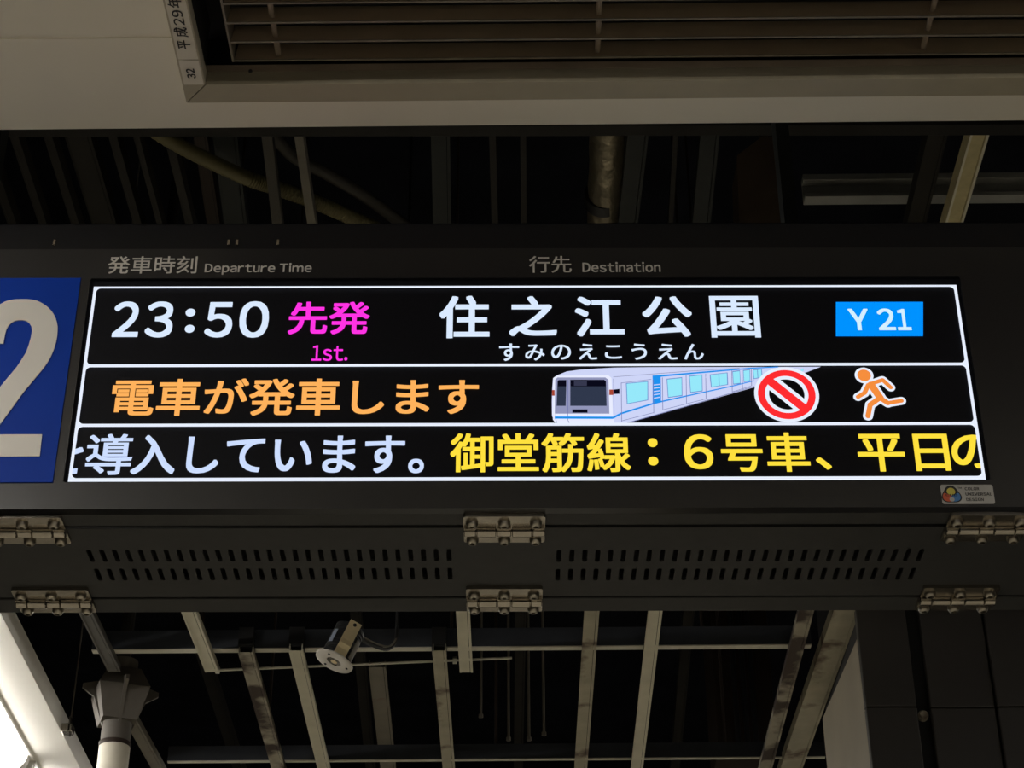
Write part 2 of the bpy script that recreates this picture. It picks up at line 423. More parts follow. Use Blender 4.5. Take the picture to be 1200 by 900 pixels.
show('station_number_text', 'led_pale', [(glyph('Ｙ', .022), 994.5, 1018, 361.8, 387), (glyph('２', .022), 1028.5, 1048.6, 361.5, 387), (glyph('１', .022), 1051, 1067, 362, 387)], 0.0010)
show('notice_text', 'led_orange', [(g('電車が発車します', .019), 130.8, 561.2, 443.4, 487)])
clipl = ((x0 + 0.002, YS, z0), (-1, 0, 0)); clipr = ((x1 - 0.002, YS, z0), (1, 0, 0))
show('scrolling_text', 'led_scroll', [(g('を', .018), 43, 97.5, 509, 556), (g('導', .013), 101.2, 155.5, 508.6, 556.6), (g('入しています。', .019), 154.5, 497, 509.5, 555.6)], clip=[clipl])
show('scrolling_text', 'led_yellow', [(g('御堂筋線', .018), 527.5, 739, 507.6, 553.6), (g('．', .0), 759, 770.5, 513.5, 524), (g('．', .0), 759.5, 771.5, 535, 545.5)])
show('scrolling_text', 'led_yellow', [(glyph('６', .018), 801.5, 835.4, 509, 550), (g('号車', .018), 845, 948.5, 507, 553), (g('、', .018), 956.5, 974.5, 536, 550.5)])
show('scrolling_text', 'led_yellow', [(g('平日', .018), 1005, 1112.3, 508.5, 552.6), (g('の', .018), 1115, 1167, 509.5, 549)], clip=[clipr])

# the little train picture, from pixel outlines put onto the screen, in thin layers
PM = ['led_body', 'led_body2', 'led_grey', 'led_glass', 'led_navy', 'led_slate', 'led_stripe', 'led_cyan', 'led_line', 'led_bluegrey', 'led_brown']
bm = bmesh.new()
def pa(x, y): return 640 + x / 7.5, 425 + y / 7.5
def pb(x, y): return 780 + x / 7.5, 425 + y / 7.5
LAY = [0]
def lay(mi, pts, f=pa):
    LAY[0] += 1
    q = [f(*p) for p in pts]; t = 0.0006 + 0.00001 * LAY[0]
    ps = [Vector((bx(a, b, t), YS - t, bz(a, b, t))) for a, b in q]
    fc = poly(bm, ps, mi)
    if len(ps) > 4: bmesh.ops.triangulate(bm, faces=[fc])
def stroke(mi, pts, w, f=pa, w2=None):
    n = len(pts); L, R = [], []
    for i in range(n):
        a = Vector(pts[max(i - 1, 0)]); b = Vector(pts[min(i + 1, n - 1)]); d = (b - a).normalized()
        nn = Vector((-d.y, d.x)); ww = (w + ((w2 if w2 is not None else w) - w) * i / max(n - 1, 1)) / 2
        L.append(Vector(pts[i]) + nn * ww); R.append(Vector(pts[i]) - nn * ww)
    for i in range(n - 1): lay(mi, [L[i], L[i + 1], R[i + 1], R[i]], f)
def toA(x, y): return (x + 1050, y)
body = [(85, 538), (70, 500), (52, 470), (50, 350), (52, 250), (60, 145), (100, 110), (180, 78), (300, 62), (450, 52), (600, 44), (900, 40), (2415, 36), (2290, 84), (1830, 210), (1200, 395), (690, 538)]
lay(0, body)
lay(1, [(52, 460), (62, 135), (90, 115), (545, 108), (575, 135), (588, 460)])
lay(1, [(60, 500), (60, 458), (588, 458), (600, 500), (596, 535), (85, 535)])
lay(2, [(76, 448), (80, 150), (100, 130), (520, 130), (548, 150), (556, 448)])
lay(3, [(92, 380), (100, 160), (112, 152), (178, 152), (172, 380)])
lay(4, [(100, 208), (104, 160), (112, 152), (178, 152), (177, 208)])
lay(3, [(212, 380), (212, 150), (510, 150), (526, 165), (532, 380)])
lay(4, [(212, 208), (212, 150), (510, 150), (526, 165), (527, 208)])
lay(5, [(245, 203), (245, 160), (358, 160), (358, 203)])
lay(4, [(230, 440), (230, 410), (364, 410), (364, 440)])
stroke(8, [(192, 150), (190, 500), (205, 535)], 5); stroke(8, [(85, 450), (83, 490), (95, 535)], 5)
lay(10, [(52, 290), (52, 240), (75, 240), (75, 290)]); lay(10, [(555, 284), (555, 236), (590, 236), (590, 284)])
lay(4, [(590, 276), (590, 236), (645, 230), (645, 274)])
stroke(6, [(75, 482), (590, 484)], 20); stroke(6, [(588, 484), (660, 446), (940, 360)], 18, w2=14); stroke(6, [(940, 360), (1020, 340), (1200, 300), (1630, 207), (1830, 158)], 15, w2=8)
stroke(6, [(935, 122), (1200, 100), (1790, 50), (2040, 38)], 18, w2=8)
lay(6, [(936, 362), (935, 120), (1008, 112), (1010, 345)])
for k in range(5): stroke(0, [(945, 196 + 29 * k), (1002, 190 + 28 * k)], 8)
for k in ((660, 175, 520), (942, 150, 445), (1022, 130, 415), (1230, 110, 358), (1402, 98, 320), (1632, 70, 258), (1722, 62, 228), (1802, 50, 205)): stroke(8, [(k[0], k[1]), (k[0] + 4, k[2])], 5)
stroke(8, [(660, 178), (925, 146)], 4); stroke(8, [(668, 510), (942, 440)], 4); stroke(8, [(1025, 415), (1200, 370), (1405, 318)], 4); stroke(8, [(1632, 258), (1802, 205)], 4)
stroke(8, [(690, 535), (1200, 392), (1830, 208)], 5); stroke(2, [(590, 125), (930, 100), (1300, 72), (1700, 48)], 5); stroke(8, [(592, 140), (596, 455)], 4)
for w in ([(708, 185), (890, 168), (890, 325), (715, 358)], [(1065, 148), (1190, 135), (1192, 285), (1075, 302)], [(1262, 122), (1368, 110), (1370, 245), (1272, 258)], [(1445, 108), (1588, 92), (1592, 190), (1455, 212)],
          [(1642, 82), (1700, 75), (1705, 178), (1648, 185)], [(1735, 72), (1788, 66), (1790, 155), (1740, 162)], [(1822, 68), (1890, 60), (1895, 125), (1828, 138)], [(2190, 62), (2215, 58), (2215, 84), (2192, 90)], [(2240, 56), (2262, 52), (2262, 72), (2242, 78)]):
    c = sum((Vector(p) for p in w), Vector((0, 0))) / 4
    k = 9 if w[0][0] < 2000 else 3
    lay(9, [c + (Vector(p) - c) * (1 + k / max(40, (Vector(p) - c).length)) for p in w]); lay(7, w)
stroke(9, [(1518, 100), (1522, 202)], 6); stroke(9, [(1857, 64), (1861, 130)], 6)
lay(0, [(1403, 135), (1403, 118), (1430, 115), (1430, 132)])
obj('train_picture', bm, PM, screen)

def disc_seg(cx, cz, r, h=None, sgn=1, n=48):
    """circle, or the part of it beyond the slanted line at distance h from the middle"""
    if h is None: return [(cx + r * math.cos(2 * math.pi * k / n), cz + r * math.sin(2 * math.pi * k / n)) for k in range(n)]
    a = math.acos(h / r); c0 = math.radians(45) + (0 if sgn > 0 else math.pi)
    return [(cx + r * math.cos(c0 - a + 2 * a * k / n), cz + r * math.sin(c0 - a + 2 * a * k / n)) for k in range(n + 1)]
cx, cz = bx(921.8, 462.8), bz(921.8, 462.8)
bm = bmesh.new()
for i, (mi, pts) in enumerate([(0, disc_seg(cx, cz, .0472)), (1, disc_seg(cx, cz, .0420))] + [(m_, disc_seg(cx, cz, r, h, s)) for m_, r, h in ((0, .0316, .0066), (2, .0258, .0122)) for s in (1, -1)]):
    poly(bm, [on(0.0014 + 0.00004 * i)(a, b) for a, b in pts], mi)
obj('prohibition_sign', bm, ['led_frame', 'led_red', 'led_black'], screen)

bm = bmesh.new()
def pc(x, y): return bx(870 + x / 6, 425 + y / 6), bz(870 + x / 6, 425 + y / 6)
K = 0.0415 / 200                                              # screen metres for one zoomed pixel
def capsule(p, q, r, mi, t):
    p, q = Vector(pc(*p)), Vector(pc(*q)); d = (q - p).normalized(); n = Vector((-d.y, d.x)); a0 = math.atan2(n.y, n.x)
    out = [q + Vector((math.cos(a0 - math.pi * k / 10), math.sin(a0 - math.pi * k / 10))) * r for k in range(11)]
    out += [p + Vector((math.cos(a0 + math.pi - math.pi * k / 10), math.sin(a0 + math.pi - math.pi * k / 10))) * r for k in range(11)]
    poly(bm, [on(t)(a, b) for a, b in out], mi)
limbs = [((905, 158), (968, 250), 22), ((900, 152), (985, 124), 12), ((985, 124), (1042, 176), 12), ((884, 160), (858, 215), 13), ((858, 215), (812, 243), 12), ((966, 250), (898, 298), 15), ((898, 298), (882, 378), 14), ((966, 250), (1022, 286), 15), ((1022, 286), (1118, 270), 12)]
for ly, (mi, add) in enumerate(((0, 17), (1, 0))):
    for i, (p, q, r) in enumerate(limbs): capsule(p, q, (r * 1.12 + 2 + add) * K, mi, 0.0006 + 0.0003 * ly + i * 0.00001)
    hx, hz = pc(855, 92)
    poly(bm, [on(0.0008 + 0.0003 * ly)(a, b) for a, b in disc_seg(hx, hz, (66 - 18 * ly) * K)], mi)
obj('running_figure', bm, ['led_frame', 'led_run'], screen)

# colour universal design sticker
t = FR
sx0, sx1, sz0, sz1 = (bx(1101.5, 568, t) + bx(1104.5, 590.5, t)) / 2, (bx(1163, 568, t) + bx(1166, 590.5, t)) / 2, bz(1133, 590.7, t), bz(1133, 568.2, t)
me = plate(rrect(sx0, sz0, sx1, sz1, 0.003), [], 0.0006, lambda a, b, q: Vector((a, YS - FR - q, b)))
stick = finish('color_sticker', me, 'cud_grey', board); stick['label'] = 'small pale sticker with a coloured logo'
SW, SH = sx1 - sx0, sz1 - sz0
def sk(u, v): return sx0 + SW * u, sz0 + SH * v               # 0..1 over the sticker
def blob(c, r, n=30):
    cu, cv = c; o = []
    for k in range(n):
        a = math.pi / 2 + 2 * math.pi * k / n
        rr = r * (1 + 0.13 * math.cos(3 * (a - math.pi / 2)))
        o.append((cu + rr * math.cos(a), cv + rr * math.sin(a)))
    return o
lx, lz = sk(0.19, 0.46); LR = SH * 0.44
bm = bmesh.new()
def flat(pts, mi, k): poly(bm, [on(FR + 0.0008 + 0.0001 * k)(a, b) for a, b in pts], mi)
flat(blob((lx, lz), LR), 0, 0)
out = blob((lx, lz), LR * 0.88)
flat([p for p in out if p[0] <= lx + 1e-6 and p[1] < lz + LR * .25] + [(lx, lz)], 2, 1)
flat([(lx, lz)] + [p for p in out if p[0] >= lx - 1e-6 and p[1] < lz + LR * .25], 3, 1)
flat(disc_seg(lx, lz - LR * .52, LR * .26), 4, 2)
flat(disc_seg(lx, lz + LR * .40, LR * .44), 1, 2)
put(bm, latin('CUD', 0.02, 0.1), lx - LR * .62, lx + LR * .62, lz - LR * .16, lz + LR * .10, on(FR + 0.0012), 0)
obj('sticker_logo', bm, ['ink', 'cud_yellow', 'cud_red', 'cud_blue', 'cud_grey'], stick)
bm = bmesh.new()
for s, u1, v0, v1 in (('COLOR', .735, .70, .86), ('UNIVERSAL', .965, .42, .58), ('DESIGN', .79, .14, .30)):
    a0, b0 = sk(.46, v0); a1, b1 = sk(u1, v1)
    put(bm, latin(s, 0.03, 0.1), a0, a1, b0, b1, on(FR + 0.0009))
a0, b0 = sk(.325, .78); a1, b1 = sk(.40, .87)
put(bm, latin('TM', 0.02, 0.1), a0, a1, b0, b1, on(FR + 0.0009))
obj('sticker_lettering', bm, 'ink', stick)

# underside: two fixed strips and a vented flap between them, held by hinges
YA, YB = at_z(600, 617, ZB).y, at_z(600, 700, ZB).y
bm = bmesh.new(); box(bm, XL + .012, XR - .012, YS + 0.012, YA - 0.004, ZB, ZB + 0.02, 0, 0.0015); obj('front_strip', bm, 'under', board)
bm = bmesh.new(); box(bm, XL + .012, XR - .012, YB + 0.004, YF - 0.008, ZB, ZB + 0.02, 0, 0.0015); obj('rear_strip', bm, 'under', board)
holes = []
for a0, a1, yy in ((106, 526.3, 651), (655, 1078, 651), (115, 527.3, 673), (653.7, 1068.5, 673)):
    c0, c1 = at_z(a0, yy, ZB), at_z(a1, yy, ZB)
    for k in range(29):
        x = c0.x + (c1.x - c0.x) * k / 28; y = (c0.y + c1.y) / 2
        holes.append(rrect(x - 0.0036, y - 0.0195, x + 0.0036, y + 0.0195, 0.0034, 4))
me = plate([(XL + .014, YA + 0.004), (XR - .014, YA + 0.004), (XR - .014, YB - 0.004), (XL + .014, YB - 0.004)], holes, 0.004, lambda a, b, t: Vector((a, b, ZB + t)))
finish('vented_flap', me, 'under', board)
bm = bmesh.new(); box(bm, XL + .014, XR - .014, YS + .013, YF - .009, ZB + 0.028, ZB + 0.034); obj('slot_shade_sheet', bm, 'gap', board)  # black sheet put in so slots and seams read as deep shade

HW = 0.116
def hinge(xc, yc):
    bm = bmesh.new(); zt, th = ZB - 0.001, 0.006
    me = plate(rrect(xc - HW / 2, yc - 0.041, xc + HW / 2, yc - 0.004, 0.004), [], th, lambda a, b, t: Vector((a, b, ZB - t)))
    b2 = bmesh.new(); b2.from_mesh(me); bpy.data.meshes.remove(me); merge(bm, b2)
    me = plate(rrect(xc - HW / 2, yc + 0.004, xc + HW / 2, yc + 0.038, 0.004), [], th, lambda a, b, t: Vector((a, b, ZB - t)))
    b2 = bmesh.new(); b2.from_mesh(me); bpy.data.meshes.remove(me); merge(bm, b2)
    cuts = [0.0, .155, .405, .59, .845, 1.0]
    for k in range(5):
        r = 0.0078 if k % 2 else 0.0072
        a, b = xc - HW / 2 + HW * cuts[k] + 0.0007, xc - HW / 2 + HW * cuts[k + 1] - 0.0007
        lathe(bm, (a, yc, ZB - 0.0085), (1, 0, 0), [(0, r - .001), (0.001, r), (b - a - 0.001, r), (b - a, r - .001)], 20)
        s = 1 if k % 2 else -1                                  # web from the knuckle to its leaf
        box(bm, a, b, min(yc, yc + s * 0.012), max(yc, yc + s * 0.011), ZB - 0.010, ZB - 0.0015)
    h = obj('hinge', bm, 'steel', board, True)
    first = None
    for dy in (-0.023, 0.029):
        for fx in (-.395, 0, .385):
            if first is None:
                bm = bmesh.new()
                lathe(bm, (xc + fx * HW, yc + dy, ZB - 0.0055), (0, 0, -1), [(0, .0088), (.003, .0088), (.007, .0068), (.008, .005), (.008, .0036), (.0045, .0034)], 16)
                first = obj('screw', bm, 'screw', h, True); fl = first.location.copy(); p0 = (xc + fx * HW, yc + dy)
            else:
                c = first.copy(); COL.objects.link(c); c.parent = h
                c.location = fl + Vector((xc + fx * HW - p0[0], yc + dy - p0[1], 0))
    return h
hx0 = at_z(591, 620, ZB).x
h0 = hinge(hx0, YA)
for pxm, y, pym in ((28.5, YA, 619.5), (1155.5, YA, 619.5), (591, YB, 703), (62.5, YB, 703), (1121.5, YB, 703)):
    xx = at_z(pxm, pym, ZB - 0.006).x
    c = copy_tree(h0, board); c.location = h0.location + Vector((xx - hx0, y - YA, 0))
# small bright clips on the head of the housing
for a in (64, 268, 278, 326):
    p = at_y(a, 284, YS + 0.012)
    bm = bmesh.new(); box(bm, p.x - .0022, p.x + .0022, YS + 0.009, YS + 0.014, p.z - 0.007, p.z + 0.004, 0, 0.001)
    tag(obj('clip', bm, 'steel', board), 'bright metal clip')
# posts the board hangs from
for xx in (at_y(920, 210, YS + 0.17).x, -0.86):
    bm = bmesh.new(); box(bm, xx - .011, xx + .011, YS + .15, YS + .19, ZH - 0.01, Z(4.2)); box(bm, xx - .03, xx + .03, YS + .12, YS + .22, ZH - 0.002, ZH + 0.008)
    obj('hanger_post', bm, 'greendark', board)
# ------------------------------------------------------------------ lamp rows (they light the place)
LX = SX - 0.085 - (SX - at_z(22, 855, CEIL).x)
def lamp(name_label, x, y, first=None):
    if first is not None:
        c = copy_tree(first); c.location = (x, y, CEIL); c['label'] = name_label; return c
    t = thing('fluorescent_lamp', (x, y, CEIL), name_label, 'lamp', 'fluorescent lamps in rows on the ceiling')
    L = 0.62
    bm = bmesh.new(); box(bm, x - .085, x + .085, y - L, y + L, CEIL - 0.008, CEIL, 0, 0.002); obj('housing', bm, 'housingwhite', t)
    bm = bmesh.new()
    prof = [(x + 0.070 * math.cos(math.pi * k / 14), CEIL - 0.007 - 0.050 * math.sin(math.pi * k / 14)) for k in range(15)]
    prism(bm, [(a, y - L + .03, b) for a, b in prof], (0, 2 * L - .06, 0)); obj('diffuser', bm, 'tube', t, True)
    for s in (-1, 1):
        bm = bmesh.new(); pr = [(x + 0.076 * math.cos(math.pi * k / 14), CEIL - 0.007 - 0.055 * math.sin(math.pi * k / 14)) for k in range(15)]
        yy = y + s * (L - .03); prism(bm, [(a, yy, b) for a, b in pr], (0, s * .028, 0)); obj('end_cap', bm, 'housingwhite', t, True)
    return t
l0 = lamp('lit fluorescent lamp at the bottom left corner, nearer of the two in view', LX, 4.28)
lamp('lit fluorescent lamp at the bottom left corner, only its rounded near end in view', LX, 5.55, l0)
for i, yy in enumerate((3.01, 1.74, 0.47, -0.80, -2.07)):
    lamp('lit fluorescent lamp of the left row, outside the picture', LX, yy, l0)
for yy in (-1.3, -2.6):  # unseen rear row, added to light the board front more evenly
    lamp('added fill lamp, a fluorescent in a row behind the viewer, outside the picture', 1.1, yy, l0)
for yy in (-2.4, -1.1, 0.2, 1.5, 4.1, 5.4):  # unseen right row, put in as fill for ceiling and floor
    lamp('added fill lamp, a fluorescent of the right row, outside the picture', 2.3, yy, l0)
for xx in (-0.5, 0.7, 1.8):  # unseen far rows, added to boost floor bounce onto the channels
    for yy in (6.0, 7.3): lamp('added fill lamp, a fluorescent of the far rows, below the picture', xx, yy, l0)

# ------------------------------------------------------------------ air vent in the ceiling
vent = thing('air_vent', cpos((fu0 + FU1) / 2, (FV0 + fv1) / 2, CEIL), 'large brown louvred air vent set in the cream ceiling', 'air vent')
VZ = CEIL - 0.005
def cprism(bm, uv, za, zb2, mi=0):
    prism(bm, [cpos(u, v, za) for u, v in uv], (0, 0, zb2 - za), mi)
gp = 0.0012
bm = bmesh.new(); cprism(bm, [(fu0 + gp, fv1), (iu0 + gp, iv1), (iu1, iv1), (FU1, fv1)], VZ, CEIL + 0.02); obj('frame', bm, 'vent_frame', vent)
bm = bmesh.new(); cprism(bm, [(fu0, fv1 - gp), (iu0, iv1 - gp), (iu0, iv0), (fu0, FV0)], VZ, CEIL + 0.02); obj('frame', bm, 'vent_frame', vent)
bm = bmesh.new(); cprism(bm, [(FU1, fv1), (iu1, iv1), (iu1, iv0), (FU1, FV0)], VZ, CEIL + 0.02); obj('frame', bm, 'vent_frame', vent)
bm = bmesh.new(); cprism(bm, [(FU1, FV0), (iu1, iv0), (iu0, iv0), (fu0, FV0)], VZ, CEIL + 0.02); obj('frame', bm, 'vent_frame', vent)
LZ = CEIL + 0.034
bm = bmesh.new(); cbox(bm, iu0 - .004, iu1, iv1, iv1 + .008, CEIL + .002, LZ - .0008)
obj('throat', bm, 'vent_return', vent)
bm = bmesh.new(); cbox(bm, iu0 - .012, iu0 - .004, iv0, iv1 + .008, CEIL + .002, LZ + .09); cbox(bm, iu0 - .012, iu1, iv0 - .01, iv1 + .053, LZ + .09, LZ + .10); cbox(bm, iu0 - .012, iu1, iv1 + .045, iv1 + .053, LZ - .003, LZ + .09); cbox(bm, iu0 - .012, iu1, iv1 + .0085, iv1 + .05, LZ - .006, LZ - .003)
cbox(bm, iu1, iu1 + .01, iv0, iv1 + .03, CEIL + .02, LZ + .09); cbox(bm, iu0 - .012, iu1, iv0 - .01, iv0, CEIL + .02, LZ + .09)
obj('duct_liner', bm, 'vent_black', vent)
lu0, lv1 = cuv(272, 71.5, LZ)
lines = [cuv(300, p, LZ)[1] for p in (71, 50.5, 28, 4)]
pitch = (lines[0] - lines[3]) / 3
k = 0
while lines[0] - k * pitch > iv0 + .03:
    v = lines[0] - k * pitch
    bm = bmesh.new()
    def bl(u, v_, z): return cpos(u, v_, z)
    u0, u1 = lu0 + 0.003, iu1 - .012
    hexa(bm, [bl(u0, v - .0012, LZ), bl(u1, v - .0012, LZ), bl(u1, v + .0012, LZ), bl(u0, v + .0012, LZ),
              bl(u0, v - .0012 + .024, LZ + .052), bl(u1, v - .0012 + .024, LZ + .052), bl(u1, v + .0012 + .024, LZ + .052), bl(u0, v + .0012 + .024, LZ + .052)])
    cbox(bm, u0, u1, v - .0017, v + .0017, LZ - .0005, LZ + .0014, 1)
    obj('louvre', bm, ['louvre', 'louvre_edge'], vent)
    k += 1
vl = lines[0] - (k - 1) * pitch
bm = bmesh.new(); cbox(bm, lu0, lu0 + .003, vl - .02, lv1 + .001, LZ - .001, LZ + .045); obj('side_rail', bm, 'louvre_edge', vent)
for px in (323, 701, 1085):
    u = cuv(px, 58, LZ)[0]
    bm = bmesh.new(); tube(bm, [cpos(u, vl - .01, LZ + .016), cpos(u, lv1 + .004, LZ + .016)], .0045, 10); obj('spacer_rod', bm, 'vent_return', vent)
u, v = cuv(293, 81, CEIL + .02)
bm = bmesh.new(); lathe(bm, cpos(u, iv1 - .0005, CEIL + .02), (0, -1, 0), [(0, .003), (.002, .0026)], 12); obj('screw', bm, 'ink', vent)
# labels stuck along its left bar
def cl(px, py): return cuv(px, py, VZ)
la0 = fu0 + .003; la1 = iu0 - .002
v98, v70, v68 = cl(233, 98.3)[1], cl(225, 70)[1], cl(225, 68.5)[1]
def label_plate(va, vb, texts):
    me = plate([(la0, va), (la1, va), (la1, vb), (la0, vb)], [], .0012, lambda a, b, t: cpos(a, b, VZ - .0002 - t))
    o = finish('label_plate', me, 'label', vent)
    bm = bmesh.new()
    for g_, v0, v1, w0, w1 in texts:                            # written along the bar, tops to the left
        put(bm, g_, v0, v1, w0, w1, lambda a, b: cpos(b, a, VZ - .0022), 0, (0, 0, -0.00004))
    obj('lettering', bm, 'ink', o); return o
lw = la1 - la0
def span(py0, py1): return cl(228, py0)[1], cl(228, py1)[1]
def wr(a, b): return la1 - lw * a, la1 - lw * b                 # across the bar
a, b = span(90.4, 79.0)
label_plate(v98, v70, [(latin('32', .03, .09), a, b, *wr(.30, .74))])
it = []
for ch, (p0, p1), (w0, w1), lt in (('平', (56, 45.5), (.22, .86), 0), ('成', (42, 30.5), (.22, .9), 0), ('29', (28, 10.5), (.26, .80), 1), ('年', (7.5, -6), (.2, .9), 0), ('度', (-9, -22), (.2, .9), 0)):
    if ch == '度': continue
    p0, p1 = span(p0, p1); it.append((latin(ch, .014, .10) if lt else glyph(ch, .016), p0, p1, *wr(w0, w1)))
label_plate(v68, cl(190, -60)[1], it)

# ------------------------------------------------------------------ channels seen below the board
def bar(bm, a, b, w, h, mi=0, th=.0015, hollow=True, lip=0):
    """channel along a-b: flat bottom of width w, two upright sides h"""
    a, b = Vector(a), Vector(b); d = (b - a).normalized(); s = d.cross(Vector((0, 0, 1))).normalized(); up = s.cross(d)
    def piece(s0, s1, h0, h1):
        nonlocal mi
        hexa(bm, [a + s * s0 + up * h0, a + s * s1 + up * h0, b + s * s1 + up * h0, b + s * s0 + up * h0,
                  a + s * s0 + up * h1, a + s * s1 + up * h1, b + s * s1 + up * h1, b + s * s0 + up * h1], mi)
    if hollow:
        g0 = w / 2 - min(.006, w * .2); piece(-w / 2, g0, 0, th); piece(g0 + .0012, w / 2, 0, th); piece(-w / 2, -w / 2 + th, th, h); piece(w / 2 - th, w / 2, th, h)
        mi += lip; piece(-w / 2 - .0015, -w / 2 + .003, -.0008, 0); piece(w / 2 - .003, w / 2 + .0015, -.0008, 0)   # rolled edges
    else: piece(-w / 2, w / 2, 0, h)
def channel(label, m, p, q, wpx, dz, before=0.0, after=0.0, name='ceiling_channel', h=.019, group='steel channels of the open ceiling', cat='channel'):
    a, b = at_z(*p, Z(dz)), at_z(*q, Z(dz)); d = (b - a).normalized()
    a = a - d * before; b = b + d * after
    w = wpx * depth(at_z((p[0] + q[0]) / 2, (p[1] + q[1]) / 2, Z(dz))) / FPX
    bm = bmesh.new(); bar(bm, a, b, w, h)
    o = obj(name, bm, m); tag(o, label, cat, group); return o, a, b, w
BF, AF = 0.35, 1.2
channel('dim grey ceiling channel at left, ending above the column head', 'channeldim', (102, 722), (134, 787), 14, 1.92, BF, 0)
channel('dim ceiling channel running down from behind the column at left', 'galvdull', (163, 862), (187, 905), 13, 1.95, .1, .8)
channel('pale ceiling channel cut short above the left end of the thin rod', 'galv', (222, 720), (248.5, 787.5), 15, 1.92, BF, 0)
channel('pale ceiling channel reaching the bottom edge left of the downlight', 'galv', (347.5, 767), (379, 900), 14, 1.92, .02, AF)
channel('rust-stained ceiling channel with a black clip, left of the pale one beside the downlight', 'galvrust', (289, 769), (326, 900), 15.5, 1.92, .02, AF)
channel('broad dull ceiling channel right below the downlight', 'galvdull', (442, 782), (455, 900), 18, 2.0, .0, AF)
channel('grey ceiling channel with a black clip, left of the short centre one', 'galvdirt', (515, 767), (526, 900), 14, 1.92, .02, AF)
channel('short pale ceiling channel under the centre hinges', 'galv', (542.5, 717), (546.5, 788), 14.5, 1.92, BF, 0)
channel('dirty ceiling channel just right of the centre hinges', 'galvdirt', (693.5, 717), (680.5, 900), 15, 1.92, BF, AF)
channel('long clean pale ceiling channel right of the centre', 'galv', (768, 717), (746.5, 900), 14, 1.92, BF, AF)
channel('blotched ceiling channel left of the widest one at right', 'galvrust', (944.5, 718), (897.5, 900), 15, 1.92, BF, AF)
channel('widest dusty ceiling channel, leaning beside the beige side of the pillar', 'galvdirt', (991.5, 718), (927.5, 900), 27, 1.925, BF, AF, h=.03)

# carrier rails crossing above the channels
def carrier(label, py, dz, px0, px1, hw, flange, mweb, mfl):
    p = at_z(600, py, Z(dz)); xa = (at_z(px0, py, Z(dz))).x; xb = (at_z(px1, py, Z(dz))).x
    def f(x, y, z): return Vector((p.x, p.y, 0)) + CX * (x - p.x) + CY * y + Vector((0, 0, z))
    b = thing('carrier_rail', f((xa + xb) / 2, 0, Z(dz)), label, 'rail', 'carrier rails across the open ceiling')
    def part(n, y0, y1, z0_, z1_, m):
        bm = bmesh.new(); b2 = bmesh.new(); box(b2, xa, xb, y0, y1, z0_, z1_)
        for v in b2.verts: v.co = f(v.co.x, v.co.y, v.co.z)
        merge(bm, b2); return obj(n, bm, m, b)
    part('web', -.002, 0, Z(dz), Z(dz) + hw, mweb); part('flange', -.002, flange, Z(dz) - .003, Z(dz), mfl); part('top_flange', -.002, flange, Z(dz) + hw, Z(dz) + hw + .002, mweb)  # dark web, pale flange: shade and light painted on one channel
    for fx in (.15, .5, .85):
        c = f(xa + (xb - xa) * fx, flange / 2, 0)
        bm = bmesh.new(); tube(bm, [(c.x, c.y, Z(dz) + hw), (c.x, c.y, Z(4.2))], .004, 8); obj('hanger_rod', bm, 'browndark', b)
carrier('pale edged carrier rail crossing just below the board', 757.5, 1.945, 106, 950, .046, .018, 'carrier', 'rail')
carrier('dark carrier rail crossing near the bottom of the picture', 889, 1.945, 195, 966, .040, .010, 'carrier', 'rail')
# black clips that hold channels to the near rail
for px, lab in ((288.5, 'black clip on the rust-stained channel'), (347.5, 'black clip on the pale channel left of the downlight'), (514.5, 'black clip on the grey channel left of the centre')):
    p = at_z(px, 757.5, Z(1.94))
    bm = bmesh.new()
    box(bm, p.x - .018, p.x + .018, p.y - .012, p.y + .050, Z(1.939) - .004, Z(1.939), 0, .001)
    box(bm, p.x - .018, p.x - .015, p.y - .012, p.y + .03, Z(1.939), Z(1.975)); box(bm, p.x + .015, p.x + .018, p.y - .012, p.y + .03, Z(1.939), Z(1.975))
    box(bm, p.x - .018, p.x + .018, p.y - .014, p.y - .010, Z(1.939), Z(1.985), 0, .001)
    tag(obj('rail_clip', bm, 'blackplastic'), lab, 'clip', 'black clips on the carrier rail')
# thin threaded rod with nuts
a, b = at_y(252, 785.5, 4.42), at_y(600, 771, 4.42)
rod = thing('threaded_rod', (a + b) / 2, 'thin threaded rod running behind the downlight', 'rod')
bm = bmesh.new(); tube(bm, [a, b], .0035, 8); obj('rod', bm, 'rail', rod)
for px, py in ((255, 785.3), (533, 773.8)):
    p = at_y(px, py, 4.42); bm = bmesh.new(); lathe(bm, p - Vector((.005, 0, 0)), (1, 0, 0), [(0, .009), (.01, .009)], 6); obj('nut', bm, 'rail', rod)
# faint drop rods far behind
for px, p1, lab in ((563.5, 841, 'leftmost of the faint drop rods behind the short pale channel'), (596, 868, 'second faint drop rod from the left behind the channels'), (620, 868, 'third faint drop rod from the left behind the channels'), (637.5, 862, 'rightmost of the faint drop rods behind the channels')):
    q = at_y(px, p1, 6.0); bm = bmesh.new(); tube(bm, [q, (q.x, q.y, Z(4.2))], .0045, 8); lathe(bm, q, (0, 0, 1), [(0, .008), (.012, .008)], 6)
    tag(obj('drop_rod', bm, 'galvdull'), lab, 'rod', 'faint drop rods')
